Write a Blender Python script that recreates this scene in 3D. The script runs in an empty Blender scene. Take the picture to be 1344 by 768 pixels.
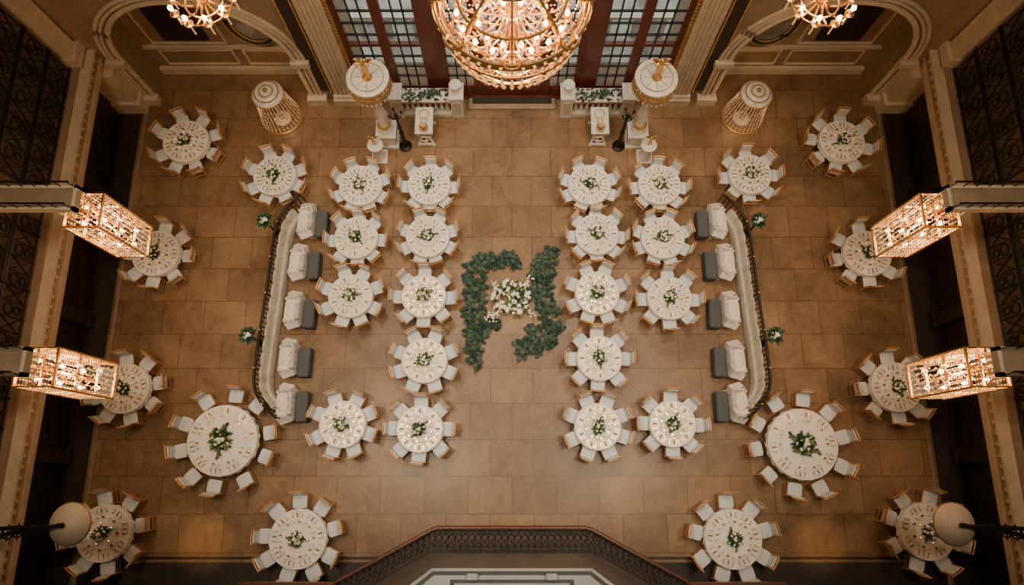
import bpy, bmesh, math, random
from mathutils import Vector, Matrix, Euler
random.seed(7)
sc = bpy.context.scene
pi = math.pi

# ------------------------------------------------------------------ materials
def mat(name, col, rough=0.5, metal=0.0, var=0.15, scale=6.0, emis=None, es=0.0, bump=0.0, spec=0.5):
    m = bpy.data.materials.new(name); m.use_nodes = True
    nt = m.node_tree; b = nt.nodes['Principled BSDF']
    b.inputs['Roughness'].default_value = rough
    b.inputs['Metallic'].default_value = metal
    b.inputs['Specular IOR Level'].default_value = spec
    tc = nt.nodes.new('ShaderNodeTexCoord')
    n = nt.nodes.new('ShaderNodeTexNoise'); n.inputs['Scale'].default_value = scale; n.inputs['Detail'].default_value = 3
    nt.links.new(tc.outputs['Object'], n.inputs['Vector'])
    r = nt.nodes.new('ShaderNodeMapRange')
    r.inputs['From Min'].default_value = 0.3; r.inputs['From Max'].default_value = 0.7
    nt.links.new(n.outputs['Fac'], r.inputs['Value'])
    mx = nt.nodes.new('ShaderNodeMix'); mx.data_type = 'RGBA'
    mx.inputs['A'].default_value = tuple(c*(1-var) for c in col)+(1,)
    mx.inputs['B'].default_value = tuple(min(1, c*(1+var)) for c in col)+(1,)
    nt.links.new(r.outputs['Result'], mx.inputs['Factor'])
    nt.links.new(mx.outputs['Result'], b.inputs['Base Color'])
    if emis:
        b.inputs['Emission Color'].default_value = tuple(emis)+(1,)
        b.inputs['Emission Strength'].default_value = es
    if bump:
        bp = nt.nodes.new('ShaderNodeBump'); bp.inputs['Strength'].default_value = bump
        nt.links.new(n.outputs['Fac'], bp.inputs['Height']); nt.links.new(bp.outputs['Normal'], b.inputs['Normal'])
    return m

M = {}
M['linen'] = mat('white_linen', (.90,.84,.75), .8, var=.04, scale=3)
M['slip'] = mat('slipcover_cotton', (.84,.77,.69), .85, var=.08, scale=5, bump=.2)
M['banq'] = mat('banquette_fabric', (.52,.46,.39), .85, var=.15, scale=5, bump=.2)
M['cush'] = mat('chair_cushion', (.66,.67,.68), .7, var=.06, scale=4)
M['gold'] = mat('gilt_wood', (.68,.36,.14), .3, .2, var=.15)
M['brass'] = mat('brass', (.80,.48,.18), .25, .9, var=.1)
M['gilt'] = mat('gilding', (.72,.44,.16), .35, .7, var=.2)
M['china'] = mat('white_china', (.88,.85,.80), .2, var=.02)
M['napkin'] = mat('tan_napkin', (.40,.24,.11), .8, var=.15)
M['greybox'] = mat('grey_upholstery', (.085,.092,.096), .8, var=.1, scale=9)
M['iron'] = mat('wrought_iron', (.018,.017,.013), .45, .5, var=.2)
M['ironb'] = mat('bronze_rail', (.13,.04,.018), .35, .3, var=.2)
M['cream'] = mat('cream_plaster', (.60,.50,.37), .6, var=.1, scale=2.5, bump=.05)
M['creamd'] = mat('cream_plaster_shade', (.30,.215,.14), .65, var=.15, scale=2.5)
M['marble'] = mat('white_marble', (.74,.68,.60), .3, var=.12, scale=4)
M['wood'] = mat('mahogany', (.12,.024,.011), .3, var=.25, scale=5)
M['dark'] = mat('dark_panelling', (.028,.018,.011), .5, var=.3, scale=3)
M['grillback'] = mat('brown_panelling', (.15,.107,.075), .6, var=.3, scale=1.5)
M['deck'] = mat('balcony_deck', (.08,.045,.024), .5, var=.2, scale=2)
M['balc'] = mat('grey_painted_moulding', (.44,.46,.43), .5, var=.06, scale=2)
M['upper'] = mat('upper_wall_plaster', (.07,.045,.03), .8, var=.15, scale=1)
M['green1'] = mat('leaf_green', (.024,.068,.030), .5, var=.3, scale=8)
M['green2'] = mat('leaf_dark_green', (.012,.042,.026), .5, var=.3, scale=8)
M['green3'] = mat('leaf_pale_green', (.12,.15,.04), .5, var=.3, scale=8)
M['rose'] = mat('ivory_rose', (.90,.84,.66), .7, var=.12, scale=10)
M['bulb'] = mat('warm_bulb', (1,.8,.5), .4, emis=(1,.56,.22), es=22)
M['crystal'] = mat('crystal_bead', (.85,.56,.27), .10, .5, emis=(1,.52,.18), es=.6, var=.25, scale=20)  # faint emission paints lamp glow into the beads
M['candle'] = mat('candle_flame', (1,.8,.5), .4, emis=(1,.6,.25), es=5)
M['shade'] = mat('lamp_shade', (.50,.44,.37), .5, var=.05)
M['stone'] = mat('exterior_stone', (.42,.41,.37), .8, var=.6, scale=1.0)

g = bpy.data.materials.new('window_glass'); g.use_nodes = True
nt = g.node_tree; nt.nodes.clear()
o = nt.nodes.new('ShaderNodeOutputMaterial'); t = nt.nodes.new('ShaderNodeBsdfTransparent'); gl = nt.nodes.new('ShaderNodeBsdfGlossy')
t.inputs['Color'].default_value = (.80,.82,.81,1); gl.inputs['Roughness'].default_value = .08
mx = nt.nodes.new('ShaderNodeMixShader'); fr = nt.nodes.new('ShaderNodeFresnel'); fr.inputs['IOR'].default_value = 1.5
nt.links.new(fr.outputs[0], mx.inputs[0]); nt.links.new(t.outputs[0], mx.inputs[1]); nt.links.new(gl.outputs[0], mx.inputs[2]); nt.links.new(mx.outputs[0], o.inputs[0])
M['glass'] = g

def floor_material():
    m = bpy.data.materials.new('brown_marble_tiles'); m.use_nodes = True
    nt = m.node_tree; b = nt.nodes['Principled BSDF']
    L = nt.links.new
    tc = nt.nodes.new('ShaderNodeTexCoord')
    br = nt.nodes.new('ShaderNodeTexBrick')
    br.inputs['Scale'].default_value = 1.0
    br.inputs['Brick Width'].default_value = 1.35; br.inputs['Row Height'].default_value = 1.12
    br.inputs['Mortar Size'].default_value = .013; br.inputs['Mortar Smooth'].default_value = .3
    br.inputs['Color1'].default_value = (.84,.84,.84,1); br.inputs['Color2'].default_value = (1.14,1.13,1.11,1)
    br.inputs['Mortar'].default_value = (.50,.45,.40,1); br.inputs['Bias'].default_value = 0
    L(tc.outputs['Object'], br.inputs['Vector'])
    n1 = nt.nodes.new('ShaderNodeTexNoise'); n1.inputs['Scale'].default_value = .45; n1.inputs['Detail'].default_value = 8; n1.inputs['Distortion'].default_value = 1.0
    n2 = nt.nodes.new('ShaderNodeTexNoise'); n2.inputs['Scale'].default_value = 2.4; n2.inputs['Detail'].default_value = 12; n2.inputs['Roughness'].default_value = .75; n2.inputs['Distortion'].default_value = 2.0
    L(tc.outputs['Object'], n1.inputs['Vector']); L(tc.outputs['Object'], n2.inputs['Vector'])
    cr = nt.nodes.new('ShaderNodeValToRGB')
    e = cr.color_ramp.elements
    e[0].position = .34; e[0].color = (.140,.076,.037,1); e[1].position = .68; e[1].color = (.35,.215,.115,1)
    m0 = nt.nodes.new('ShaderNodeMix'); m0.data_type = 'FLOAT'; m0.inputs['Factor'].default_value = .5
    L(n1.outputs['Fac'], m0.inputs['A']); L(n2.outputs['Fac'], m0.inputs['B']); L(m0.outputs['Result'], cr.inputs['Fac'])
    mu = nt.nodes.new('ShaderNodeMix'); mu.data_type = 'RGBA'; mu.blend_type = 'MULTIPLY'; mu.inputs['Factor'].default_value = 1
    L(cr.outputs['Color'], mu.inputs['A']); L(br.outputs['Color'], mu.inputs['B'])
    L(mu.outputs['Result'], b.inputs['Base Color'])
    mr = nt.nodes.new('ShaderNodeMapRange'); mr.inputs['To Min'].default_value = .24; mr.inputs['To Max'].default_value = .44
    L(n2.outputs['Fac'], mr.inputs['Value']); L(mr.outputs['Result'], b.inputs['Roughness'])
    b.inputs['Specular IOR Level'].default_value = .38
    return m
M['floor'] = floor_material()

# ------------------------------------------------------------------ mesh builder
class MB:
    def __init__(s):
        s.v = []; s.f = []; s.mi = []; s.mats = []; s.T = Matrix()
    def m(s, k):
        if k not in s.mats: s.mats.append(k)
        return s.mats.index(k)
    def add(s, vs, fs, k):
        o = len(s.v); i = s.m(k)
        s.v += [tuple(s.T @ Vector(p)) for p in vs]
        for f in fs:
            s.f.append(tuple(o+q for q in f)); s.mi.append(i)
    def box(s, x0, x1, y0, y1, z0, z1, k):
        vs = [(x,y,z) for z in (z0,z1) for y in (y0,y1) for x in (x0,x1)]
        s.add(vs, [(0,2,3,1),(4,5,7,6),(0,1,5,4),(2,6,7,3),(0,4,6,2),(1,3,7,5)], k)
    def lathe(s, prof, n, k, c=(0,0,0), wave=None):
        vs = []; fs = []
        for j,(r,z) in enumerate(prof):
            for i in range(n):
                a = 2*pi*i/n
                rr = r*(wave(a, j) if wave else 1)
                vs.append((c[0]+rr*math.cos(a), c[1]+rr*math.sin(a), c[2]+z))
        for j in range(len(prof)-1):
            for i in range(n):
                i2 = (i+1) % n
                fs.append((j*n+i, j*n+i2, (j+1)*n+i2, (j+1)*n+i))
        fs.append(tuple(reversed(range(n)))); fs.append(tuple((len(prof)-1)*n+i for i in range(n)))
        s.add(vs, fs, k)
    def cyl(s, p0, p1, r0, r1, n, k):
        s.tube([p0, p1], [r0, r1], n, k)
    def tube(s, pts, r, n, k, closed=False):
        pts = [Vector(p) for p in pts]; N = len(pts); vs = []; fs = []
        if not isinstance(r, (list, tuple)): r = [r]*N
        for i,p in enumerate(pts):
            if closed: t = pts[(i+1)%N]-pts[i-1]
            else: t = pts[min(i+1,N-1)]-pts[max(i-1,0)]
            t.normalize()
            up = Vector((0,0,1)) if abs(t.z) < .9 else Vector((1,0,0))
            a = t.cross(up).normalized(); b = a.cross(t)
            for q in range(n):
                an = 2*pi*q/n + (pi/4 if n == 4 else 0)
                vs.append(p + a*(r[i]*math.cos(an)) + b*(r[i]*math.sin(an)))
        for i in range(N if closed else N-1):
            i2 = (i+1) % N
            for q in range(n):
                q2 = (q+1) % n
                fs.append((i*n+q, i*n+q2, i2*n+q2, i2*n+q))
        if not closed:
            fs.append(tuple(reversed(range(n)))); fs.append(tuple((N-1)*n+q for q in range(n)))
        s.add(vs, fs, k)
    def ring(s, c, R, r, k, n=40, m=6, ax='z', a0=0, a1=2*pi, sx=1, sy=1):
        full = abs(a1-a0-2*pi) < 1e-6
        pts = []
        cnt = n if full else n+1
        for i in range(cnt):
            a = a0+(a1-a0)*i/n
            u, w = R*sx*math.cos(a), R*sy*math.sin(a)
            pts.append({'z':(c[0]+u,c[1]+w,c[2]), 'y':(c[0]+u,c[1],c[2]+w), 'x':(c[0],c[1]+u,c[2]+w)}[ax])
        s.tube(pts, r, m, k, closed=full)
    def ball(s, c, r, k, n=8, m=5, sc=(1,1,1)):
        vs = [(c[0],c[1],c[2]-r*sc[2])]; fs = []
        for j in range(1, m):
            ph = -pi/2+pi*j/m
            for i in range(n):
                a = 2*pi*i/n
                vs.append((c[0]+r*sc[0]*math.cos(ph)*math.cos(a), c[1]+r*sc[1]*math.cos(ph)*math.sin(a), c[2]+r*sc[2]*math.sin(ph)))
        vs.append((c[0],c[1],c[2]+r*sc[2])); T = len(vs)-1
        for i in range(n):
            i2 = (i+1)%n
            fs.append((0, 1+i2, 1+i)); fs.append((T, 1+(m-2)*n+i, 1+(m-2)*n+i2))
            for j in range(m-2):
                fs.append((1+j*n+i, 1+j*n+i2, 1+(j+1)*n+i2, 1+(j+1)*n+i))
        s.add(vs, fs, k)
    def bead(s, c, r, k, e=1.4):
        x,y,z = c
        s.add([(x+r,y,z),(x,y+r,z),(x-r,y,z),(x,y-r,z),(x,y,z+r*e),(x,y,z-r*e)],
              [(0,1,4),(1,2,4),(2,3,4),(3,0,4),(1,0,5),(2,1,5),(3,2,5),(0,3,5)], k)
    def leaf(s, p, az, tilt, ln, w, k):
        d = Vector((math.cos(az)*math.cos(tilt), math.sin(az)*math.cos(tilt), math.sin(tilt)))
        sd = Vector((-math.sin(az), math.cos(az), 0)); u = d.cross(sd)*-1
        if u.z < 0: u = -u
        p = Vector(p)
        vs = [p, p+d*ln*.3+sd*w*.5+u*w*.15, p+d*ln*.72+sd*w*.42+u*w*.12, p+d*ln-u*w*.1, p+d*ln*.72-sd*w*.42+u*w*.12, p+d*ln*.3-sd*w*.5+u*w*.15, p+d*ln*.5]
        s.add(vs, [(0,6,1),(1,6,2),(2,6,3),(3,6,4),(4,6,5),(5,6,0)], k)
    def mesh(s, name, smooth=35):
        me = bpy.data.meshes.new(name); me.from_pydata(s.v, [], s.f)
        for k in s.mats: me.materials.append(M[k])
        me.polygons.foreach_set('material_index', s.mi)
        me.polygons.foreach_set('use_smooth', [True]*len(s.f))
        me.update(); me.set_sharp_from_angle(angle=math.radians(smooth))
        return me
    def obj(s, name, loc=(0,0,0), rz=0):
        return place(name, s.mesh(name), loc, rz)

def place(name, me, loc=(0,0,0), rz=0, sx=1):
    ob = bpy.data.objects.new(name, me); sc.collection.objects.link(ob)
    ob.location = loc; ob.rotation_euler = (0,0,rz); ob.scale = (sx,1,1)
    return ob

U = random.uniform

# ------------------------------------------------------------------ room shell
YB, XS, YF, ZC = 13.1, 14.0, -4.0, 25.0
b = MB(); b.box(-XS-.3, XS+.3, YF-.3, 14.6, -.3, 0, 'floor'); b.obj('floor')
b = MB(); b.box(-XS-.3, XS+.3, YF-.3, 14.6, ZC, ZC+.3, 'upper'); b.obj('ceiling')
b = MB(); b.box(-XS, XS, YF-.3, YF, 0, ZC, 'upper'); b.obj('wall_front')
b = MB()
for sgn in (-1,1):
    x0,x1 = sorted((sgn*13.2, sgn*XS)); b.box(x0,x1,YF,YB,0,.012,'dark')
    x0,x1 = sorted((sgn*13.03, sgn*13.10)); b.box(x0,x1,YF,YB,0,.008,'creamd')
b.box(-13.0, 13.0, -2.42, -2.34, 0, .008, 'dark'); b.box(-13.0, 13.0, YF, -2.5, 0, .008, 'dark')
b.obj('trim_floor_border')

ACX, AR, AZ = 9.9, 2.75, 2.45
b = MB()
T0, T1 = YB, YB+.35
for sg in (-1,1):
    def bx(a, c, y0, y1, z0, z1, k):
        x0,x1 = sorted((sg*a, sg*c)); b.box(x0,x1,y0,y1,z0,z1,k)
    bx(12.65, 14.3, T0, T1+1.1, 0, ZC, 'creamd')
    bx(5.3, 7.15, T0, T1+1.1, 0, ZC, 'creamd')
    bx(2.3, 2.75, T0, T1, 0, ZC, 'wood')
    bx(2.75, 5.3, T0, T1, 8, ZC, 'upper')
    bx(7.15, 12.65, T0, T1, 6.2, ZC, 'upper')
    n = 28
    pts = [(sg*(ACX+AR*math.cos(pi*i/n)), AZ+AR*math.sin(pi*i/n)) for i in range(n+1)]
    for i in range(n):
        (xa,za),(xb,zb) = pts[i],pts[i+1]
        vs = [(xa,T0,za),(xb,T0,zb),(xb,T0,6.2),(xa,T0,6.2),(xa,T1,za),(xb,T1,zb),(xb,T1,6.2),(xa,T1,6.2)]
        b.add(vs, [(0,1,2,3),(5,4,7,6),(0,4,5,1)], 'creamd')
    bx(7.1, 12.7, 14.25, 14.5, 0, 6.2, 'creamd')
    bx(7.1, 12.7, T1, 14.5, 6.2, 6.4, 'creamd')
b.box(-2.3, 2.3, T0, T1, 8, ZC, 'upper')
b.obj('wall_back')

b = MB()
for sg in (-1,1):
    def bx(a, c, y0, y1, z0, z1, k):
        x0,x1 = sorted((sg*a, sg*c)); b.box(x0,x1,y0,y1,z0,z1,k)
    for R, r, k, dy in ((AR+.06,.09,'cream',0),(AR+.26,.055,'cream',-.02),(AR+.40,.07,'cream',0)):
        b.ring((sg*ACX, T0-.03+dy, AZ), R, r, k, n=36, m=8, ax='y', a0=0, a1=pi)
        for e in (-1,1):
            b.cyl((sg*ACX+e*R, T0-.03+dy, 0), (sg*ACX+e*R, T0-.03+dy, AZ), r, r, 8, k)
    for e in (-1,1):
        xc = sg*ACX+e*(AR+.25)
        b.box(xc-.3, xc+.3, T0-.22, T0, AZ-.25, AZ, 'cream')
        b.box(xc-.34, xc+.34, T0-.28, T0, 0, .35, 'cream')
    bx(5.42, 6.22, T0-.16, T0, 0, 9, 'cream')
    bx(5.34, 6.30, T0-.30, T0, 0, .35, 'cream'); bx(5.38, 6.26, T0-.24, T0, .35, .55, 'marble')
    for i in range(5):
        x = sg*(5.54+i*.14)
        b.cyl((x, T0-.17, .6), (x, T0-.17, 8.8), .05, .05, 8, 'cream')
    bx(6.34, 6.78, T0-.05, T0, .6, 9, 'dark')
    for x in (6.34, 6.78):
        b.cyl((sg*x, T0-.06, .6), (sg*x, T0-.06, 9), .03, .03, 6, 'gilt')
    z = .8
    while z < 7:
        b.ring((sg*5.36, T0-.06, z), .06, .026, 'gilt', n=8, m=4, ax='y'); z += .16
    for (xa, xb, za, zb) in ((7.6,9.3,.5,1.3),(9.7,12.2,.5,1.3),(9.7,12.2,1.7,4.6)):
        for k2, off, r in (('cream',0,.05),('gilt',.1,.02)):
            P = [(sg*(xa+off),14.22,za+off),(sg*(xb-off),14.22,za+off),(sg*(xb-off),14.22,zb-off),(sg*(xa+off),14.22,zb-off)]
            for i in range(4): b.cyl(P[i], P[(i+1)%4], r, r, 6, k2)
    bx(7.15, 12.65, 14.1, 14.25, 0, .3, 'cream')
    bx(7.15, 12.65, 14.15, 14.25, 1.42, 1.55, 'cream')
    bx(10.2, 11.7, 14.17, 14.25, 1.9, 4.4, 'dark')
b.obj('trim_back_wall')

for sg in (-1,1):
    b = MB()
    b.add([(sg*(8.45+.62*math.cos(a)), 14.10, 3.0+1.0*math.sin(a)) for a in [pi*2*i/24 for i in range(24)]], [tuple(range(24)) if sg < 0 else tuple(reversed(range(24)))], 'stone')
    b.ring((sg*8.45, 14.07, 3.0), .70, .10, 'green2', n=30, m=6, ax='y', sy=1.5)
    b.ring((sg*8.45, 14.04, 3.0), .62, .035, 'gilt', n=30, m=6, ax='y', sy=1.56)
    b.ring((sg*8.45, 14.05, 3.0), .82, .04, 'gilt', n=30, m=6, ax='y', sy=1.42)
    b.obj('oval_mirror')

def french(x0, x1, leaves, z1, name):
    b = MB(); y = YB+.12
    st = .13
    b.box(x0, x0+st, y-.1, y+.1, 0, z1, 'wood'); b.box(x1-st, x1, y-.1, y+.1, 0, z1, 'wood')
    b.box(x0, x1, y-.1, y+.1, z1-.15, z1, 'wood'); b.box(x0, x1, y-.14, y+.1, 0, .12, 'wood')
    w = (x1-x0)/leaves
    for i in range(leaves):
        a = x0+i*w; c = a+w
        b.box(a, a+.16, y-.07, y+.07, .1, z1, 'wood'); b.box(c-.16, c, y-.07, y+.07, .1, z1, 'wood')
        b.box(a+.16, c-.16, y-.05, y+.05, .1, .75, 'wood'); b.box(a+.26, c-.26, y-.08, y-.05, .22, .62, 'wood')
        b.box(a+.16, c-.16, y-.06, y+.06, 3.0, 3.14, 'wood')
        n = 3 if w > .9 else 2
        iw = (w-.32)/n
        for j in range(1, n): b.box(a+.16+j*iw-.020, a+.16+j*iw+.020, y-.04, y+.04, .75, z1-.1, 'iron')
        z = .75+.56
        while z < z1-.2:
            b.box(a+.16, c-.16, y-.04, y+.04, z-.018, z+.018, 'iron'); z += .56
        b.add([(a+.1,y,.7),(c-.1,y,.7),(c-.1,y,z1-.1),(a+.1,y,z1-.1)], [(0,1,2,3)], 'glass')
    b.obj(name)
french(-5.3, -2.75, 2, 8, 'window_1'); french(2.75, 5.3, 2, 8, 'window_2'); french(-2.3, 2.3, 4, 8, 'door_1')
b = MB(); b.box(-1.55, 1.55, YB-.45, YB-.03, 0, .10, 'creamd'); b.box(-1.4, 1.4, YB-.25, YB-.03, .10, .18, 'dark'); b.obj('door_step')
b = MB(); b.box(-20, 20, 14.7, 40, -.5, -.3, 'stone')
for i in range(14):
    x=-6.5+i; b.box(x-.12,x+.12,15.9,16.1,-.3,.7,'marble')
b.box(-7,7,15.85,16.15,.7,.85,'marble')
b.obj('terrace_outside')

for sg, nm in ((-1,'left'),(1,'right')):
    b = MB()
    x0,x1 = sorted((sg*XS, sg*(XS+.3))); b.box(x0,x1,YF,14.5,0,2.2,'dark'); b.box(x0,x1,YF,14.5,2.2,7.5,'grillback'); b.box(x0,x1,YF,14.5,7.5,ZC,'upper')
    b.obj('wall_'+nm)
    b = MB()
    def bx(a, c, y0, y1, z0, z1, k):
        x0,x1 = sorted((sg*a, sg*c)); b.box(x0,x1,y0,y1,z0,z1,k)
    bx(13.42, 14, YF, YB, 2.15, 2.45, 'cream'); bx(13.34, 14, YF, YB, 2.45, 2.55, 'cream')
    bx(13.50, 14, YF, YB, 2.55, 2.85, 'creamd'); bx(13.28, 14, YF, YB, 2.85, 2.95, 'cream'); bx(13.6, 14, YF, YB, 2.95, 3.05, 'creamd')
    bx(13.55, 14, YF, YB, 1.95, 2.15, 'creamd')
    y = YF+.3
    while y < YB-.2:
        bx(13.36, 13.5, y, y+.1, 2.62, 2.85, 'cream'); y += .3
    for y in (9.2, 4.9, .6, -3.2):
        bx(13.72, 14, y-.2, y+.2, .3, 1.95, 'dark'); bx(13.66, 14, y-.26, y+.26, 0, .3, 'dark')
    for y in (12.75,):
        bx(13.62, 14, y-.28, y+.28, 3.05, 9, 'cream'); bx(13.5, 14, y-.36, y+.36, 3.05, 3.4, 'cream')
    bx(13.0, 14, 12.5, YB, 0, .6, 'cream'); bx(13.1, 14, 12.6, YB, .6, 2.15, 'cream')
    b.obj('trim_'+nm)
    for (ya, yb) in ((8.0,12.3),(3.4,7.6),(-1.3,3.0),(-3.8,-1.7)):
        b = MB(); X = sg*13.80
        z0, z1 = 3.08, 7.2
        for z in (z0+.06, z0+1.0, z0+1.1, z0+2.1, z0+2.2, z0+3.1, z1-.06): b.cyl((X,ya,z),(X,yb,z),.035,.035,5,'iron')
        y = ya; i = 0
        while y <= yb+.01:
            b.cyl((X,y,z0),(X,y,z1),.045 if i % 4 == 0 else .025,.045 if i % 4 == 0 else .025,5,'iron')
            if y+.42 < yb:
                for q_,z in enumerate((z0+.53, z0+1.6, z0+2.65, z0+3.6)):
                    if (i+q_) % 2 == 0:
                        b.ring((X,y+.21,z+.14),.16,.028,'iron',n=14,m=4,ax='x'); b.ring((X,y+.21,z-.2),.11,.028,'iron',n=12,m=4,ax='x')
                    else:
                        b.cyl((X,y,z-.4),(X,y+.42,z+.4),.026,.026,4,'iron'); b.cyl((X,y+.42,z-.4),(X,y,z+.4),.026,.026,4,'iron')
            y += .42; i += 1
        b.obj('iron_grille')

# ------------------------------------------------------------------ chairs
def chair_mesh():
    b = MB()
    for sx in (-1,1):
        b.tube([(sx*.185,-.185,.0),(sx*.19,-.18,.46)], [.013,.018], 8, 'gold')
        b.tube([(sx*.18,.20,.0),(sx*.19,.18,.45),(sx*.195,.20,.7),(sx*.20,.255,.92)], [.014,.018,.018,.016], 8, 'gold')
        b.ball((sx*.20,.257,.93),.022,'gold',8,5)
        for z in (.16,.28): b.cyl((sx*.185,-.18,z),(sx*.178,.19,z),.010,.010,6,'gold')
    for z in (.2,.32): b.cyl((-.185,-.18,z),(.185,-.18,z),.010,.010,6,'gold')
    b.cyl((-.18,.19,.22),(.18,.19,.22),.010,.010,6,'gold')
    b.box(-.215,.215,-.205,.205,.425,.458,'gold')
    n = 20
    def sq(r, a):
        c, s_ = math.cos(a), math.sin(a); k = (abs(c)**6+abs(s_)**6)**(-1/6)
        return (r*k*c, r*k*s_*.95)
    vs = []; prof = ((.20,.455),(.216,.475),(.213,.497),(.17,.512),(.09,.518))
    for r,z in prof:
        for i in range(n): x,y = sq(r, 2*pi*i/n); vs.append((x,y-.008,z))
    fs = []
    for j in range(len(prof)-1):
        for i in range(n): fs.append((j*n+i, j*n+(i+1)%n, (j+1)*n+(i+1)%n, (j+1)*n+i))
    fs.append(tuple(range((len(prof)-1)*n, len(prof)*n)))
    b.add(vs, fs, 'cush')
    for z,y,r in ((.905,.252,.021),(.82,.228,.014),(.56,.19,.014)):
        b.tube([(-.20,y,z),(-.10,y+.014,z),(0,y+.02,z),(.10,y+.014,z),(.20,y,z)], r, 8, 'gold')
    for i in range(5):
        x = -.13+i*.065
        b.cyl((x,.20,.56),(x,.24,.82),.010,.010,6,'gold')
    b.add([(-.16,.165,.53),(.16,.165,.53),(.165,.205,.84),(-.165,.205,.84),(-.16,.19,.53),(.16,.19,.53),(.165,.225,.85),(-.165,.225,.85)],
          [(0,1,2,3),(5,4,7,6),(0,3,7,4),(1,5,6,2),(3,2,6,7),(0,4,5,1)], 'cush')
    return b.mesh('dining_chair')
CH = chair_mesh()

# ------------------------------------------------------------------ tables
def table_mesh(R):
    b = MB()
    def wv(a, j):
        amp = (0,0,0,.0,.008,.016,.022)[min(j,6)]
        return 1+amp*math.sin(a*22+.6*math.sin(a*3))
    b.lathe([(.01,.75),(R-.02,.75),(R,.748),(R+.010,.738),(R+.014,.68),(R+.018,.61),(R+.02,.54)], 88, 'linen', wave=wv)
    b.lathe([(.30,0),(.30,.03),(.07,.08),(.05,.35),(.07,.66),(.3,.70),(.3,.73)], 20, 'gold')
    return b.mesh('round_banquet_table')

def ware_mesh(R, n):
    b = MB()
    for i in range(n):
        a = 2*pi*i/n
        b.T = Matrix.Rotation(a, 4, 'Z')
        rp = R-.15
        b.lathe([(.07,.0),(.112,.008),(.115,.012),(.075,.006),(.01,.006)], 22, 'china', c=(rp,0,.752))
        b.ring((rp,0,.765), .114, .005, 'brass', n=22, m=4)
        b.add([(rp-.07,-.025,.762),(rp+.07,-.018,.762),(rp+.07,.03,.762),(rp-.07,.025,.762),(rp-.02,.0,.785),(rp+.04,.005,.785)],
              [(0,1,5,4),(1,2,5),(2,3,4,5),(3,0,4)], 'napkin')
        for s_ in (-1,1):
            b.box(rp-.08, rp+.09, s_*.145-.008, s_*.145+.008, .751, .757, 'brass')
            b.box(rp-.08, rp-.03, s_*.145-.014, s_*.145+.014, .751, .758, 'brass')
        b.lathe([(.03,0),(.032,.003),(.005,.008),(.004,.08),(.03,.11),(.034,.15),(.028,.18)], 10, 'china', c=(rp-.19,.09,.751))
        b.lathe([(.028,0),(.033,.10)], 10, 'brass', c=(rp-.19,-.07,.751))
    b.T = Matrix()
    return b.mesh('table_setting')

def rose(b, c, r, k='rose'):
    b.ball(c, r*.8, k, 8, 5, (1,1,.8))
    for j in range(5):
        a = j*2*pi/5+U(0,.5)
        b.ball((c[0]+math.cos(a)*r*.45, c[1]+math.sin(a)*r*.45, c[2]-r*.1), r*.6, k, 6, 4, (1,1,.75))

def center_mesh(S, seed):
    random.seed(seed); b = MB()
    b.lathe([(.05,0),(.07,.05),(.05,.09),(.06,.14)], 14, 'brass', c=(0,0,.751))
    for i in range(110):
        a = U(0,2*pi); r = U(.0,.14)*S
        b.leaf((r*math.cos(a), r*math.sin(a), .82+U(0,.16)*(1-r/(.2*S))), a+U(-.8,.8), U(-.2,.9), U(.09,.16)*S, U(.045,.07)*S, random.choice(['green1','green1','green3','green3','green2']))
    a0 = U(0,pi)
    for e in (0,pi):
        for j in range(7):
            d = (.10+.03*j)*S
            b.leaf((d*math.cos(a0+e), d*math.sin(a0+e), .79), a0+e+U(-1,1), U(0,.3), .10*S, .045*S, random.choice(['green1','green3']))
    for i in range(18):
        a = U(0,2*pi); r = U(0,.19)*S
        rose(b, (r*math.cos(a), r*math.sin(a), 1.03+U(-.02,.03)-r*.6), U(.030,.046)*S)
    for i in range(5):
        a = 2*pi*i/5+.3; x,y = .31*math.cos(a)*S, .31*math.sin(a)*S
        b.lathe([(.022,0),(.03,.05),(.026,.055)], 10, 'brass', c=(x,y,.751)); b.ball((x,y,.815),.010,'candle',6,4,(1,1,1.8))
    return b.mesh('floral_centerpiece')
CEN = [center_mesh(1.0, s) for s in (1,2,3,4)]; CENB = [center_mesh(1.6, s) for s in (11,12)]
random.seed(21)
tcache = {}
def banquet(x, y, R, n, rc, ph, ell=.05, big=False):
    if R not in tcache: tcache[R] = (table_mesh(R), {})
    tm, wd = tcache[R]
    if n not in wd: wd[n] = ware_mesh(R, n)
    place('round_banquet_table', tm, (x,y,0), U(0,6))
    place('table_setting', wd[n], (x,y,0), ph)
    place('floral_centerpiece', random.choice(CENB if big else CEN), (x,y,0), U(0,6))
    for i in range(n):
        a = ph+2*pi*i/n+U(-.06,.06)
        r = rc+ell*abs(math.cos(a))+U(-.008,.012)
        place('dining_chair', CH, (x+r*math.cos(a), y+r*math.sin(a), 0), a-pi/2+U(-.09,.09))

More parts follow.
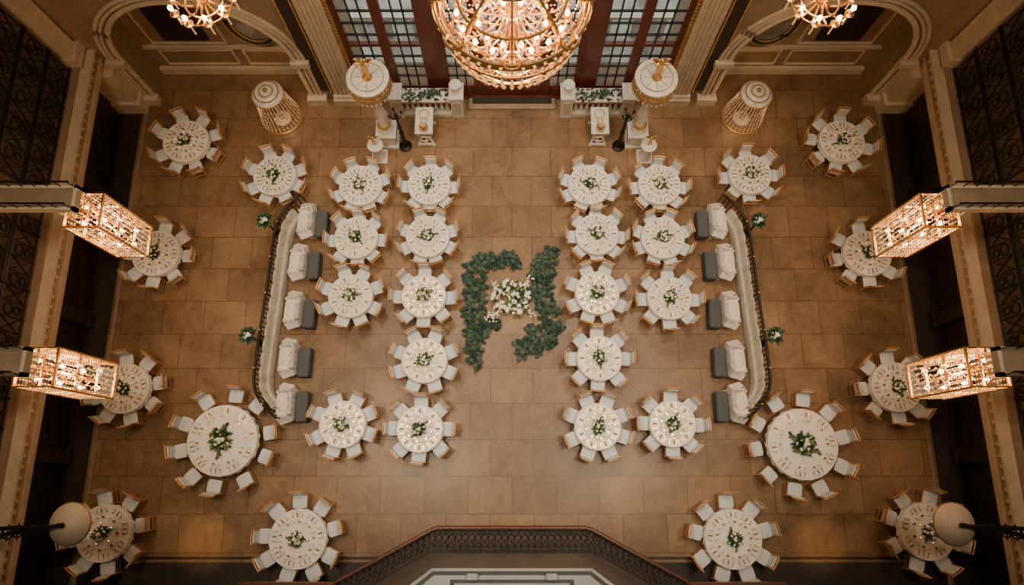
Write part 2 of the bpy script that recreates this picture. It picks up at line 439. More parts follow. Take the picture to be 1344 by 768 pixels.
q = pi/8
for (x,y,ph) in ((-2.78,9.45,0),(-2.77,7.61,q),(-2.83,5.59,0),(-2.74,3.50,q),(-2.81,1.39,0),
                 (-5.08,9.42,q),(-5.12,7.56,0),(-5.18,5.59,q),(-5.18,1.53,q),
                 (2.60,9.45,q),(2.80,7.69,0),(2.74,5.69,q),(2.74,3.57,0),(2.62,1.46,q),
                 (4.95,9.45,0),(4.95,7.56,q),(5.05,5.52,0),(4.91,1.55,0)):
    banquet(x, y, .70, 8, .68 if y > 7 else .79, ph, .09 if y > 7 else .04)
for (x,y) in ((-7.99,9.78),(8.02,9.83)): banquet(x, y, .70, 8, .78, U(0,1))
for (x,y) in ((-11.14,11.05),(-11.62,7.03),(-12.0,2.62),(11.27,11.05),(11.60,7.03),(11.9,2.67)): banquet(x, y, .76, 8, .92, U(0,1))
for (x,y) in ((-12.0,-1.62),(12.2,-1.57)): banquet(x, y, .80, 8, 1.0, U(0,1), 0)
for (x,y) in ((-6.28,-1.78),(6.48,-1.78)): banquet(x, y, .83, 9, 1.05, U(0,1), 0)
for (x,y) in ((-8.80,1.05),(8.82,.94)): banquet(x, y, 1.05, 10, 1.38, U(0,.5), 0, True)

# ------------------------------------------------------------------ floral monogram
random.seed(5)
b = MB()
def stroke(pts, dens=1.0):
    for i in range(len(pts)-1):
        (xa,ya,wa),(xb,yb,wb) = pts[i],pts[i+1]
        L = math.hypot(xb-xa, yb-ya); n = int(L*125*dens*(wa+wb)/2)+2
        for j in range(n):
            t_ = U(0,1); w = wa+(wb-wa)*t_
            off = U(-.5,.5)*w; nx,ny = -(yb-ya)/L, (xb-xa)/L
            x,y = xa+(xb-xa)*t_+nx*off, ya+(yb-ya)*t_+ny*off
            b.leaf((x,y,U(.03,.20)*(1-abs(off/w))+.03), U(0,2*pi), U(-.1,.5), U(.16,.25), U(.11,.17), random.choice(['green1','green2','green2','green2']))
stroke([(.26,1.46,.36),(-.15,1.56,.48),(-.70,1.52,.52),(-1.20,1.40,.55)])
stroke([(-1.20,1.50,.55),(-1.22,.70,.70),(-1.24,-.10,.56),(-1.18,-.70,.70),(-1.20,-1.30,.60),(-1.20,-1.80,.36),(-1.12,-2.10,.10)])
stroke([(-1.05,-.78,.55),(-.70,-.72,.48),(-.42,-.55,.25)])
stroke([(1.42,2.0,.12),(1.28,1.62,.50),(1.04,1.20,.76),(.94,.65,.70),(1.12,.05,.60),(1.26,-.45,.56),(1.40,-.95,.48)])
stroke([(1.48,-1.02,.52),(1.0,-1.20,.72),(.55,-1.40,.66),(.20,-1.56,.34)])
stroke([(.80,-.98,.44),(.60,-.80,.15)])
stroke([(-.40,.35,.30),(.05,.55,.45),(.45,.25,.50),(.15,-.2,.30)], .5)
for i in range(90):
    a = U(0,2*pi); r = U(0,1)**.5*.62
    rose(b, (-.02+r*math.cos(a), .22+r*.95*math.sin(a), .36-.30*r*r+U(-.03,.04)), U(.04,.085))
for i in range(50):
    a = U(0,2*pi); r = U(.1,.68)
    b.leaf((-.02+r*math.cos(a), .22+r*.95*math.sin(a), .38-.30*r*r), U(0,6.28), U(.0,.7), U(.12,.2), U(.07,.1), random.choice(['green1','green3','green3']))
for (xa,ya,xb,yb) in ((-.45,-.05,-.85,-.65),(-.35,-.2,-.6,-.6),(.45,.6,.7,.9),(.5,-.1,.7,-.45),(-.4,.5,-.6,.75)):
    for j in range(20):
        t_ = U(0,1); x,y = xa+(xb-xa)*t_+U(-.09,.09), ya+(yb-ya)*t_+U(-.09,.09)
        b.ball((x,y,.26+U(0,.05)), U(.025,.045), 'rose', 6, 4)
b.obj('floral_monogram', (-.02,5.45,0))

# ------------------------------------------------------------------ lounge rows
def catmull(P, n=8):
    out = []
    Q = [P[0]]+list(P)+[P[-1]]
    for i in range(1, len(Q)-2):
        for j in range(n):
            t = j/n
            out.append(tuple(.5*((2*Q[i][k])+(-Q[i-1][k]+Q[i+1][k])*t+(2*Q[i-1][k]-5*Q[i][k]+4*Q[i+1][k]-Q[i+2][k])*t*t+(-Q[i-1][k]+3*Q[i][k]-3*Q[i+1][k]+Q[i+2][k])*t**3) for k in range(len(P[0]))))
    out.append(tuple(P[-1])); return out
def resample(P, d):
    out = [P[0]]; acc = 0
    for i in range(1, len(P)):
        a, c = Vector(P[i-1]), Vector(P[i]); L = (c-a).length
        while acc+L >= d:
            t = (d-acc)/L; a = a+(c-a)*t; out.append(tuple(a)); L = (c-a).length; acc = 0
        acc += L
    return out
def rail_path(sg):
    P = [(-7.0,9.0),(-7.46,8.42),(-7.70,7.70),(-7.80,5.73),(-7.92,3.53),(-7.88,2.62),(-7.52,2.05),(-7.12,1.70)]
    return resample(catmull([(-sg*x if sg > 0 else x, y) for x,y in P], 10), .05)
for sg in (-1,1):
    P = rail_path(sg)
    b = MB()
    b.tube([(x,y,1.02) for x,y in P[::3]], .036, 8, 'iron'); b.tube([(x,y,.10) for x,y in P[::3]], .016, 6, 'iron'); b.tube([(x,y,.88) for x,y in P[::3]], .014, 6, 'iron')
    for i in range(0, len(P), 3):
        x,y = P[i]; b.cyl((x,y,.0 if i % 24 == 0 else .1),(x,y,1.0),.014,.014,5,'iron')
        if i % 6 == 3 and i+3 < len(P):
            for z in (.3,.5,.7): b.ball((x,y,z),.034,'iron',6,4)
    for i in range(0, len(P), 24):
        x,y = P[i]; b.cyl((x,y,0),(x,y,1.06),.022,.022,8,'iron'); b.ball((x,y,1.08),.035,'brass',8,5)
    b.obj('iron_railing')
    b = MB(); rows = []
    Q = P[10:-7]
    sec = [(.07,.03),(.07,.80),(.10,.86),(.15,.86),(.18,.80),(.19,.50),(.22,.46),(.28,.46),(.30,.42),(.30,.03)]
    for i,(x,y) in enumerate(Q):
        p0, p1 = Q[max(i-1,0)], Q[min(i+1,len(Q)-1)]
        tx,ty = p1[0]-p0[0], p1[1]-p0[1]; l = math.hypot(tx,ty); tx/=l; ty/=l
        nx,ny = (-ty,tx)
        if nx*(-sg) < 0: nx,ny = -nx,-ny
        puff = abs(math.sin(pi*i/9.0))**.45
        rows.append([(x+nx*(o), y+ny*(o), z*(.88+.12*puff) if z > .5 else z-(.03*(1-puff) if z > .4 else 0)) for o,z in sec])
    vs = [p for r in rows for p in r]; m_ = len(sec); fs = []
    for i in range(len(rows)-1):
        for j in range(m_-1): fs.append((i*m_+j, i*m_+j+1, (i+1)*m_+j+1, (i+1)*m_+j))
    fs.append(tuple(range(m_))); fs.append(tuple(reversed(range((len(rows)-1)*m_, len(rows)*m_))))
    b.add(vs, fs, 'banq'); b.obj('curved_banquette')

def draped_chair():
    b = MB()
    n = 72; W, D = .45, .30
    prof = [(1.06,.02,9),(1.03,.15,7),(.98,.32,5),(.95,.44,4),(.90,.485,4),(.70,.50,4),(.05,.505,4)]
    vs = []
    for j,(r,z,ex) in enumerate(prof):
        for i in range(n):
            a = 2*pi*i/n; c,s_ = math.cos(a), math.sin(a); k = (abs(c)**ex+abs(s_)**ex)**(-1/ex)
            w = 1+(.06,.045,.03,.01,0,0,0)[j]*math.sin(14*a+j*.3)
            vs.append((r*k*c*w*D, r*k*s_*w*W, z))
    fs = [(j*n+i, j*n+(i+1)%n, (j+1)*n+(i+1)%n, (j+1)*n+i) for j in range(len(prof)-1) for i in range(n)]
    fs.append(tuple(range((len(prof)-1)*n, len(prof)*n)))
    b.add(vs, fs, 'slip')
    N = 36; vs = []
    for i in range(N+1):
        a = -2.25+4.5*i/N
        h = .62+.28*max(0,math.cos(a*.7))**1.1+.035*math.sin(i*1.7)+(.10 if abs(abs(a)-.85) < .12 else 0)
        ox, oy = math.cos(a), math.sin(a)
        k = (abs(ox)**5+abs(oy)**5)**(-.2)
        fl = 1+.05*math.sin(i*2.1)
        for (r,z) in ((.96*fl,.40),(1.03*fl,h-.05),(.93,h),(.82,h-.03),(.74,.47)):
            vs.append((r*k*ox*D, r*k*oy*W, z))
    fs = [(i*5+j, i*5+j+1, (i+1)*5+j+1, (i+1)*5+j) for i in range(N) for j in range(4)]
    fs += [(0,1,2,3,4), tuple(reversed(range(N*5, N*5+5)))]
    b.add(vs, fs, 'slip')
    for s_ in (-1,1):
        b.add([(.24,s_*.30,.86),(.05,s_*.42,.70),(-.20,s_*.50,.60),(-.10,s_*.66,.44),(.30,s_*.56,.58),(.12,s_*.45,.78)], [(0,1,5),(1,2,3),(1,3,4,5),(0,5,4)], 'slip')
        b.add([(.24,s_*.30,.84),(.30,s_*.56,.56),(-.10,s_*.66,.42),(.0,s_*.54,.12),(.22,s_*.46,.10),(.30,s_*.34,.12)], [(0,1,5),(1,4,5),(1,2,3,4)], 'slip')
        b.tube([(-.22,s_*.32,.60),(-.25,s_*.36,.50),(-.26,s_*.38,.34),(-.25,s_*.39,.2)], [.03,.05,.05,.02], 8, 'slip')
    b.ball((-.04,0,.53), .20, 'slip', 16, 8, (.9,1.3,.32))
    b.tube([(-.18,-.24,.57),(.0,.0,.605),(.16,.25,.58)], [.01,.03,.01], 6, 'slip')
    b.tube([(-.18,.20,.57),(-.02,.02,.60),(.10,-.20,.58)], [.01,.024,.01], 6, 'slip')
    return b.mesh('draped_lounge_chair')
def otto():
    b = MB()
    bm = bmesh.new(); bmesh.ops.create_cube(bm, size=1)
    for v in bm.verts: v.co = Vector((v.co.x*.36, v.co.y*.94, v.co.z*.44+.28))
    bmesh.ops.bevel(bm, geom=list(bm.edges), offset=.03, segments=3, affect='EDGES')
    b.add([v.co.copy() for v in bm.verts], [tuple(v.index for v in f.verts) for f in bm.faces], 'greybox'); bm.free()
    for x in (-.13,.13):
        for y in (-.38,.38): b.cyl((x,y,0),(x,y,.07),.02,.025,8,'iron')
    b.tube([(-.16,-.45,.44),(.16,-.45,.44),(.16,.45,.44),(-.16,.45,.44)], .008, 5, 'greybox', closed=True)
    return b.mesh('grey_ottoman')
DC, OT = draped_chair(), otto()
random.seed(3)
for sg in (-1,1):
    for i,(x,y) in enumerate(((6.40,8.20),(6.56,6.75),(6.58,5.12),(6.62,3.54),(6.58,2.14))):
        place('grey_ottoman', OT, (sg*(x-.03),y-.04,0), U(-.04,.04))
        place('draped_lounge_chair', DC, (sg*(x+.49),y+.05+U(-.03,.03),0), (0 if sg < 0 else pi)+U(-.06,.06))
def posy():
    random.seed(9); b = MB()
    b.lathe([(.05,0),(.09,.10),(.10,.14)], 12, 'brass')
    for i in range(90):
        a = U(0,2*pi); r = U(0,.16)
        b.leaf((r*math.cos(a), r*math.sin(a), .16+U(0,.1)), a, U(-.3,.9), U(.12,.2), U(.06,.09), random.choice(['green1','green2','green1']))
    for i in range(14):
        a = U(0,2*pi); r = U(0,.18); rose(b, (r*math.cos(a), r*math.sin(a), .31-r*.4), U(.035,.05))
    b.cyl((0,0,-1.0),(0,0,0.02),.03,.03,8,'iron'); b.lathe([(.13,-1.06),(.13,-1.03),(.03,-1.0)],14,'iron')
    return b.mesh('flower_stand')
PO = posy()
for sg in (-1,1):
    for x,y in ((7.96,7.95),(8.12,4.18)): place('flower_stand', PO, (sg*x,y,1.06))

# ------------------------------------------------------------------ back hall ornaments
def figure(b, c, h, k):
    x,y,z = c; s = h
    for e in (-1,1):
        b.tube([(x+e*.07*s,y,z),(x+e*.08*s,y-.03*s,z+.22*s),(x+e*.05*s,y,z+.45*s)], [.035*s,.05*s,.07*s], 8, k)
        b.tube([(x+e*.10*s,y,z+.74*s),(x+e*.22*s,y-.06*s,z+.72*s),(x+e*.26*s,y-.1*s,z+.9*s)], [.045*s,.035*s,.025*s], 8, k)
        for j in range(5): b.leaf((x+e*.05*s,y+.06*s,z+.62*s), (0 if e > 0 else pi)+e*.5, .2+.2*j, (.36-.03*j)*s, .10*s, k)
    b.lathe([(.09*s,.42*s),(.11*s,.48*s),(.085*s,.58*s),(.12*s,.72*s),(.05*s,.79*s),(.04*s,.82*s)], 12, k, c=(x,y,z))
    b.ball((x,y,z+.89*s), .085*s, k, 10, 7, (1,1,1.15))
for sg in (-1,1):
    b = MB()
    b.box(-.34,.34,-.34,.34,0,.14,'marble'); b.box(-.28,.28,-.28,.28,.14,.75,'marble'); b.box(-.35,.35,-.35,.35,.75,.85,'marble')
    b.lathe([(.27,.85),(.24,.92),(.17,1.0),(.15,1.2),(.2,1.8),(.13,2.3),(.12,2.9),(.2,3.15),(.30,3.3),(.42,3.45)], 20, 'marble')
    b.lathe([(.20,1.15),(.24,1.22),(.20,1.3)], 16, 'gilt')
    b.lathe([(.40,3.42),(.56,3.5),(.58,3.56),(.57,3.66),(.57,3.84),(.64,3.90),(.64,3.96),(.58,3.98),(.05,3.99)], 48, 'marble')
    for zz in (3.5, 3.60, 3.88): b.ring((0,0,zz), .63, .022, 'gilt', n=48)
    for i in range(28):
        a = 2*pi*i/28; b.ring((.62*math.cos(a), .62*math.sin(a), 3.75), .075, .020, 'gilt', n=10, m=4, ax='x' if abs(math.cos(a)) > .7 else 'y')
        b.bead((.64*math.cos(a+.1), .64*math.sin(a+.1), 3.42), .04, 'marble', 2)
    b.ring((0,0,3.99), .48, .016, 'gilt', n=40)
    for i in range(8):
        a = 2*pi*i/8; b.cyl((.2*math.cos(a),.2*math.sin(a),3.995),(.44*math.cos(a),.44*math.sin(a),3.995),.012,.012,4,'gilt')
    b.lathe([(.16,3.99),(.13,4.05),(.08,4.1)], 16, 'gilt')
    figure(b, (0,0,4.08), .82, 'gilt')
    b.obj('marble_column_with_statue', (sg*4.30,11.45,0))
    b = MB()
    b.lathe([(.22,0),(.22,.06),(.12,.12),(.08,.3),(.06,.9),(.09,1.0),(.05,1.2),(.045,2.0),(.08,2.1),(.05,2.2)], 14, 'iron')
    for i in range(4):
        a = i*pi/2+.4; b.tube([(0,0,1.9),(.14*math.cos(a),.14*math.sin(a),2.0),(.2*math.cos(a),.2*math.sin(a),2.2)], .02, 6, 'iron'); b.ball((.2*math.cos(a),.2*math.sin(a),2.24),.05,'iron')
    b.obj('bronze_torchere', (sg*3.74,11.22,0))
    b = MB()
    b.box(-.27,.27,-.27,.27,0,.1,'marble'); b.lathe([(.24,.1),(.19,.2),(.17,.7),(.22,.85),(.27,.9),(.27,.95)], 18, 'marble')
    figure(b, (0,0,.95), .55, 'gilt')
    b.obj('statuette_pedestal', (sg*4.62,10.80,0))
    b = MB()
    b.box(-1.15,1.15,-.22,.22,0,.16,'marble'); b.box(-1.18,1.18,-.26,.26,.92,1.06,'marble'); b.box(-1.15,1.15,.12,.2,.16,.92,'creamd')
    for i in range(9):
        x = -.92+i*.2; b.lathe([(.07,.16),(.05,.22),(.075,.38),(.04,.62),(.06,.85),(.07,.92)], 10, 'marble', c=(x,-.08,0))
    for x in (-1.05, 1.05):
        b.box(x-.2,x+.2,-.28,.28,0,1.2,'marble'); b.box(x-.25,x+.25,-.32,.32,1.2,1.3,'marble')
        b.box(x-.13,x+.13,-.30,-.27,.3,1.0,'cream')
    xi = -sg*1.05
    b.lathe([(.12,1.3),(.08,1.36),(.18,1.6),(.2,1.72),(.12,1.74)], 14, 'marble', c=(xi,0,0))
    random.seed(31)
    for i in range(90): b.leaf((U(-.85,.85),U(-.2,.2),1.07+U(0,.06)), U(0,6.28), U(-.1,.5), U(.1,.2), U(.05,.09), random.choice(['green1','green2']))
    for i in range(22): b.ring((-.85+i*.078,-.27,.99), .03, .012, 'gilt', n=8, m=4, ax='y')
    b.obj('marble_balustrade', (sg*2.95,12.62,0))
    b = MB()
    b.box(-.30,.30,-.5,.5,.86,.94,'marble'); b.box(-.25,.25,-.45,.45,.76,.86,'cream')
    for y in (-.38,.36):
        for x in (-.19,.19):
            b.tube([(x*1.3,y*1.15,0),(x,y*.95,.2),(x*.6,y*.8,.45),(x*1.1,y*1.05,.78)], [.07,.04,.06,.07], 8, 'marble')
    b.tube([(0,-.42,.1),(0,-.2,.22),(0,.2,.22),(0,.42,.1)], .05, 8, 'marble')
    b.ring((0,-.47,.5), .16, .03, 'marble', n=16, ax='y'); b.box(-.22,.22,-.50,-.44,.05,.16,'marble')
    b.ring((0,-.30,.95), .14, .02, 'gilt'); b.ring((0,.25,.95), .16, .02, 'gilt'); b.ring((0,-.02,.95), .09, .02, 'gilt')
    b.lathe([(.10,.94),(.06,1.0),(.13,1.15),(.10,1.2)], 14, 'gilt', c=(0,-.3,0))
    b.obj('carved_console_table', (sg*3.0,11.72,0))
    b = MB()
    b.lathe([(.3,0),(.3,.05),(.1,.12),(.05,.3),(.05,1.5),(.2,1.6)], 20, 'cream')
    b.lathe([(.50,1.58),(.52,1.64),(.42,1.76),(.22,1.82),(.05,1.84)], 30, 'marble')
    for R_,z_ in ((.52,1.60),(.40,1.78),(.22,1.83)): b.ring((0,0,z_), R_, .022, 'gilt')
    b.ball((0,0,1.90), .08, 'gilt')
    for i in range(12):
        a = 2*pi*i/12; b.cyl((.50*math.cos(a),.50*math.sin(a),1.65),(.2*math.cos(a),.2*math.sin(a),1.84),.012,.012,4,'gilt')
    for i in range(30):
        a = 2*pi*i/30
        for j in range(14):
            rr = .50+.20*(j/14)**1.3
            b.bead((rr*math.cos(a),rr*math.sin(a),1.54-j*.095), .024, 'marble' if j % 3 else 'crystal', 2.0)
    b.ring((0,0,.20), .70, .018, 'gilt')
    b.ball((0,0,1.40), .1, 'bulb')
    b.obj('beaded_floor_lamp', (sg*8.15,12.30,0))

# ------------------------------------------------------------------ chandeliers
def big_chandelier():
    b = MB()
    for R,z,r in ((1.30,0,.06),(1.36,.16,.035),(1.27,-.35,.03),(1.12,-.80,.03),(.86,-1.18,.03),(.5,-1.5,.035),(.95,.3,.03),(.55,.75,.03),(.98,-.27,.03),(.62,-.57,.03)):
        b.ring((0,0,z), R, r, 'brass', n=56, m=6)
    for i in range(44):
        a = 2*pi*i/44
        for j in range(18):
            t = j/18; R = 1.30*math.sqrt(max(0,1-(t*.97)**2.2)); z = -1.60*t
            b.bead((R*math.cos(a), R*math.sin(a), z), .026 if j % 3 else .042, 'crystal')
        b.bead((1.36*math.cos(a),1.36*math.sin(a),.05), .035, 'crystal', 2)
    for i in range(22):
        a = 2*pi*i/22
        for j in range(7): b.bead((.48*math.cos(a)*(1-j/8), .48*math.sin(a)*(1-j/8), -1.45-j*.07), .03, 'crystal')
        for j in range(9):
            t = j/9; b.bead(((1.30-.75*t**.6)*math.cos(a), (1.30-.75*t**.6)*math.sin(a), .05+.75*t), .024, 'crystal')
    b.tube([(0,0,-1.95),(0,0,2.0),(0,0,12.9)], .035, 8, 'brass'); b.ball((0,0,-1.98), .15, 'crystal', 10, 7, (1,1,1.2)); b.ball((0,0,-2.18), .07, 'crystal')
    for i in range(12):
        a = 2*pi*i/12; b.bead((.16*math.cos(a),.16*math.sin(a),-1.98), .05, 'crystal', 2); b.bead((.10*math.cos(a),.10*math.sin(a),-2.16), .035, 'crystal', 2)
    b.lathe([(.05,-1.2),(.2,-1.05),(.12,-.7),(.16,-.3),(.26,-.1),(.12,.15),(.1,.8),(.22,.95),(.05,1.3)], 20, 'brass')
    for n,R,z in ((18,.98,-.25),(12,.62,-.55),(8,.38,.25)):
        for i in range(n):
            a = 2*pi*(i+.5)/n; c,s_ = math.cos(a), math.sin(a)
            b.tube([(.12*c,.12*s_,z+.1),(.4*R*c,.4*R*s_,z-.16),(.8*R*c,.8*R*s_,z-.18),(R*c,R*s_,z)], .020, 6, 'brass')
            b.lathe([(.02,-.02),(.06,0),(.06,.02),(.022,.03),(.022,.14)], 8, 'brass', c=(R*c,R*s_,z)); b.ball((R*c,R*s_,z+.20), .045, 'bulb', 8, 5, (1,1,1.7))
    for i in range(8):
        a = 2*pi*i/8; c,s_ = math.cos(a), math.sin(a)
        b.tube([(1.3*c,1.3*s_,0),(1.0*c,1.0*s_,.35),(.55*c,.55*s_,.75),(.1*c,.1*s_,1.2)], .03, 6, 'brass')
        b.tube([(1.3*c,1.3*s_,0),(1.2*c,1.2*s_,-.6),(.86*c,.86*s_,-1.18),(.4*c,.4*s_,-1.6),(0,0,-1.9)], .028, 6, 'brass')
        b.ring((1.34*c,1.34*s_,.25), .16, .025, 'brass', n=14, m=5)
    return b.mesh('crystal_chandelier')
place('crystal_chandelier', big_chandelier(), (0,7.95,11.80))

def side_chandelier():
    b = MB(); H = 2.3; w = .42
    for z in (0,-.06,-.78,-.84,-1.52,-1.58,-H+.05,-H):
        P = [(-w,-w,z),(w,-w,z),(w,w,z),(-w,w,z)]
        b.tube(P, .032 if z in (0,-H) else .018, 4, 'brass', closed=True)
    for e in (-1,1):
        for f in (-1,1): b.cyl((e*w,f*w,-H),(e*w,f*w,.0),.03,.03,6,'brass')
    b.cyl((-w,0,0),(w,0,0),.02,.02,6,'brass'); b.cyl((0,-w,0),(0,w,0),.02,.02,6,'brass')
    b.cyl((0,0,-H+.1),(0,0,.58),.03,.03,8,'brass')
    for side in range(4):
        for i in range(7):
            u = -w+.06+i*(2*w-.12)/6
            x,y = ((u,-w),(u,w),(-w,u),(w,u))[side]
            for j in range(22):
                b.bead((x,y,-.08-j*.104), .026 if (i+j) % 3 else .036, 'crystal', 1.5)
    for i in range(5):
        for j in range(5):
            u,v = -w+.09+i*.165, -w+.09+j*.165
            b.bead((u,v,-H-.05), .04, 'crystal', 1.8)
            if (i+j) % 2: b.bead((u,v,-.04), .03, 'crystal', 1.2)
    for z in (-.35,-1.15,-1.95):
        for e,f in ((.2,.2),(-.2,.2),(.2,-.2),(-.2,-.2)):
            b.ball((e,f,z), .05, 'bulb', 8, 5, (1,1,1.8)); b.cyl((0,0,z-.1),(e,f,z-.08),.014,.014,5,'brass')
    w2 = .24
    for z in (.12,.55): b.tube([(-w2,-w2,z),(w2,-w2,z),(w2,w2,z),(-w2,w2,z)], .025, 4, 'brass', closed=True)
    for side in range(4):
        for i in range(4):
            u = -w2+i*w2*2/3; x,y = ((u,-w2),(u,w2),(-w2,u),(w2,u))[side]
            for j in range(5): b.bead((x,y,.15+j*.09), .024, 'crystal', 1.5)
    b.ball((0,.1,.33), .05, 'bulb'); b.ball((0,-.1,.33), .05, 'bulb')
    return b.mesh('crystal_lantern')
SCM = side_chandelier()
for sg in (-1,1):
    for y,z in ((6.12,6.75),(2.26,7.4)):
        place('crystal_lantern', SCM, (sg*10.2,y,z))
        b = MB()
        def bx(a, c, y0, y1, z0, z1, k):
            x0,x1 = sorted((sg*a, sg*c)); b.box(x0,x1,y0,y1,z0,z1,k)
        zz = z+.6
        bx(9.95, 13.95, y-.22, y+.22, zz, zz+.14, 'creamd')
        for e in (-1,1):
            ya,yb = sorted((y+e*.22, y+e*.30)); bx(9.9, 13.95, ya, yb, zz-.02, zz+.18, 'cream')
            b.cyl((sg*9.95,y+e*.26,zz+.45),(sg*13.95,y+e*.26,zz+.45),.025,.025,6,'iron')
            for i in range(14):
                x = sg*(10.0+i*.29); b.cyl((x,y+e*.26,zz+.18),(x,y+e*.26,zz+.45),.012,.012,5,'iron')
        bx(9.9, 9.98, y-.30, y+.30, zz-.02, zz+.18, 'cream')
        b.obj('lantern_bracket_beam')

def arm_chandelier():
    b = MB()
    b.lathe([(.03,-.5),(.12,-.4),(.06,-.2),(.14,0),(.05,.3),(.04,.8)], 14, 'brass'); b.cyl((0,0,.8),(0,0,15.4),.015,.015,6,'brass')
    b.ring((0,0,-.12), .42, .025, 'brass'); b.ring((0,0,-.05), .68, .02, 'brass')
    for i in range(10):
        a = 2*pi*i/10; c,s_ = math.cos(a), math.sin(a)
        b.tube([(.1*c,.1*s_,-.1),(.3*c,.3*s_,-.3),(.55*c,.55*s_,-.28),(.68*c,.68*s_,-.05)], .026, 6, 'brass')
        b.lathe([(.03,-.03),(.11,0),(.11,.02),(.03,.03),(.03,.14)], 8, 'brass', c=(.68*c,.68*s_,-.03)); b.ball((.68*c,.68*s_,.17), .055, 'bulb', 8, 5, (1,1,1.5))
        for j in range(5): b.bead((.68*c,.68*s_,-.12-j*.06), .025, 'crystal')
    return b.mesh('brass_chandelier')
AC = arm_chandelier()
for sg in (-1,1): place('brass_chandelier', AC, (sg*6.78,10.1,9.2))

# ------------------------------------------------------------------ front balcony
b = MB()
zb = 5.0
def poly(pts, z0, z1, k):
    n = len(pts); b.add([(x,y,z0) for x,y in pts]+[(x,y,z1) for x,y in pts], [tuple(reversed(range(n))), tuple(range(n,2*n))]+[(i,(i+1)%n,n+(i+1)%n,n+i) for i in range(n)], k)
out = [(-4.6,-3.98),(-4.07,-2.37),(-1.79,-1.17),(1.79,-1.17),(4.07,-2.37),(4.6,-3.98)]
poly([(-6.3,-3.98),(-6.3,-2.42),(-4.0,-2.42),(4.0,-2.42),(6.3,-2.42),(6.3,-3.98)], zb-.5, zb-.02, 'dark')
poly(out, zb-.35, zb, 'deck')
poly([(-3.8,-3.98),(-2.9,-2.80),(-1.85,-2.05),(1.85,-2.05),(2.9,-2.80),(3.8,-3.98)], zb, zb+.12, 'balc')
poly([(-3.7,-3.98),(-2.84,-2.87),(-1.82,-2.11),(1.82,-2.11),(2.84,-2.87),(3.7,-3.98)], zb+.12, zb+.16, 'greybox')
poly([(-3.55,-3.98),(-2.75,-2.95),(-1.78,-2.18),(1.78,-2.18),(2.75,-2.95),(3.55,-3.98)], zb+.16, zb+.26, 'balc')
poly([(-1.4,-3.98),(-1.4,-2.27),(1.4,-2.27),(1.4,-3.98)], zb+.26, zb+.30, 'greybox')
poly([(-1.3,-3.98),(-1.3,-2.33),(1.3,-2.33),(1.3,-3.98)], zb+.30, zb+.42, 'balc')
for x in (-.9,.9): b.box(x-.12,x+.12,-2.26,-2.13,zb+.26,zb+.40,'balc')
b.box(-6.3,-4.1,-2.46,-2.36,zb-.02,zb+.06,'ironb'); b.box(4.1,6.3,-2.46,-2.36,zb-.02,zb+.06,'ironb')
b.obj('gallery_balcony')
b = MB()
lo = resample([(-4.35,-3.3),(-4.07,-2.37),(-1.79,-1.17),(1.79,-1.17),(4.07,-2.37),(4.35,-3.3)], .15)
def bel(p, t):
    x,y = p; cx, cy = 0,-4.2
    d = Vector((cx-x*.25, cy-y)).normalized()*(.42*t**1.3)
    return (x+d.x*(.35 if abs(x) > .1 else 0)*(1 if abs(x)>1.5 else abs(x)/1.5), y+d.y, zb+.05+1.05*t)
for t,r,k in ((0,.05,'ironb'),(.12,.018,'iron'),(.85,.018,'iron'),(1,.026,'iron')):
    b.tube([bel(p,t) for p in lo], r, 6, k)
for i,p in enumerate(lo):
    b.tube([bel(p,t/6) for t in range(7)], .011, 5, 'iron')
    if i < len(lo)-1:
        p2 = lo[i+1]
        for A in (((0,.12),(.5,.35),(1,.5),(.5,.65),(0,.85)), ((1,.12),(.5,.35),(0,.5),(.5,.65),(1,.85))):
            b.tube([bel((p[0]+(p2[0]-p[0])*s_, p[1]+(p2[1]-p[1])*s_), tt) for s_,tt in A], .010, 4, 'iron')
b.obj('balcony_railing')

for sg in (-1,1):
    b = MB()
    z = 4.0
    b.lathe([(.50,0),(.51,.05),(.45,.14),(.32,.24),(.15,.30),(.02,.31)], 30, 'shade', c=(sg*11.0,-1.15,z))
    b.ring((sg*11.0,-1.15,z+.02), .51, .025, 'brass')
    b.cyl((sg*11.0,-1.15,z+.30),(sg*11.0,-1.15,z+.5),.05,.05,8,'iron')
    for e in (-.16,.16):
        b.cyl((sg*10.9,-1.15,z+.48),(sg*13.9,-1.5+e,z+.55),.035,.035,6,'iron'); b.cyl((sg*11.4,-1.15,z+.3),(sg*13.9,-1.5+e,z-.1),.035,.035,6,'iron')
    for i in range(9):
        x = sg*(11.6+i*.24); b.ring((x,-1.25-i*.03,z+.30), .14, .022, 'iron', n=12, m=4, ax='z'); b.cyl((x,-1.45-i*.03,z+.3),(x,-1.05-i*.03,z+.3),.018,.018,4,'iron')
    b.box(*sorted((sg*13.6, sg*13.98)), -1.69, -1.31, z-.25, z+.65, 'iron')
    b.obj('bracket_lamp')

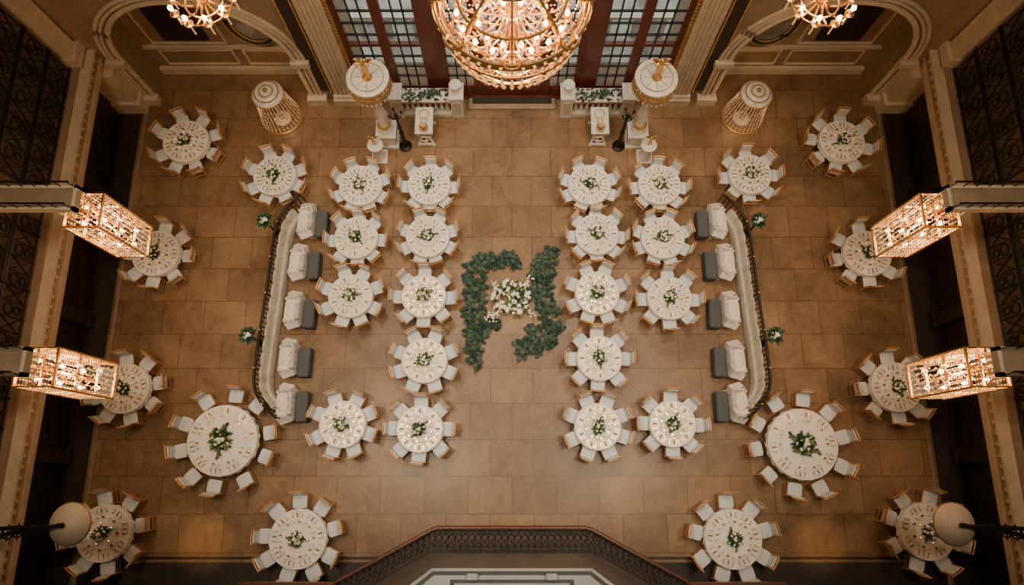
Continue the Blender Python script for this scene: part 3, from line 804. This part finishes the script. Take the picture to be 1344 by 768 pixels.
# ------------------------------------------------------------------ lights
def light(kind, name, loc, e, col, aim=None, **kw):
    l = bpy.data.lights.new(name, kind); l.energy = e; l.color = col
    for k,v in kw.items(): setattr(l, k, v)
    ob = bpy.data.objects.new(name, l); sc.collection.objects.link(ob); ob.location = loc
    if aim: ob.rotation_euler = (Vector(aim)-Vector(loc)).to_track_quat('-Z','Y').to_euler()
    return ob
for sg in (-1,1):
    light('SPOT','added_overhead_spot',(sg*5.0,.6,24.2),5400,(1,.86,.66),aim=(sg*.8,5.4,0),spot_size=math.radians(62),spot_blend=1,shadow_soft_size=1.3)  # unseen overhead spots without fixtures, added to brighten the room centre
    light('SPOT','added_overhead_spot',(sg*5.0,10.5,24.2),5000,(1,.86,.66),aim=(sg*.8,5.8,0),spot_size=math.radians(62),spot_blend=1,shadow_soft_size=1.3)
    light('SPOT','added_overhead_spot',(sg*9.0,3.0,24.2),4300,(1,.79,.54),aim=(sg*6.5,5.0,0),spot_size=math.radians(86),spot_blend=1,shadow_soft_size=1.3)  # wide side spots, also added, fill the edges and walls
    for y,z in ((6.12,5.5),(2.26,6.2)):
        light('POINT','lantern_light',(sg*10.2,y,z),170,(1,.55,.25),shadow_soft_size=.3)
    light('POINT','lamp_light',(sg*8.15,12.3,1.3),20,(1,.55,.25),shadow_soft_size=.12)
    light('POINT','chandelier_light',(sg*6.78,10.1,9.4),160,(1,.60,.30),shadow_soft_size=.4)
    light('SPOT','floor_pool_light',(sg*9.3,-2.0,9),1300,(1,.52,.18),spot_size=math.radians(13),spot_blend=1,shadow_soft_size=.1)  # fixtureless spot added to make a warm pool on the floor
light('POINT','chandelier_light',(0,7.95,11.5),1000,(1,.60,.30),shadow_soft_size=.5)

w = bpy.data.worlds.new('dusk_sky'); sc.world = w; w.use_nodes = True
w.node_tree.nodes['Background'].inputs['Color'].default_value = (.62,.62,.58,1)
w.node_tree.nodes['Background'].inputs['Strength'].default_value = 2.6

cam = bpy.data.cameras.new('camera'); co = bpy.data.objects.new('camera', cam); sc.collection.objects.link(co)
co.location = (0,0,22); co.rotation_euler = (math.radians(15),0,0); cam.sensor_width = 36; cam.lens = 900/1344*36; cam.clip_end = 200
sc.camera = co
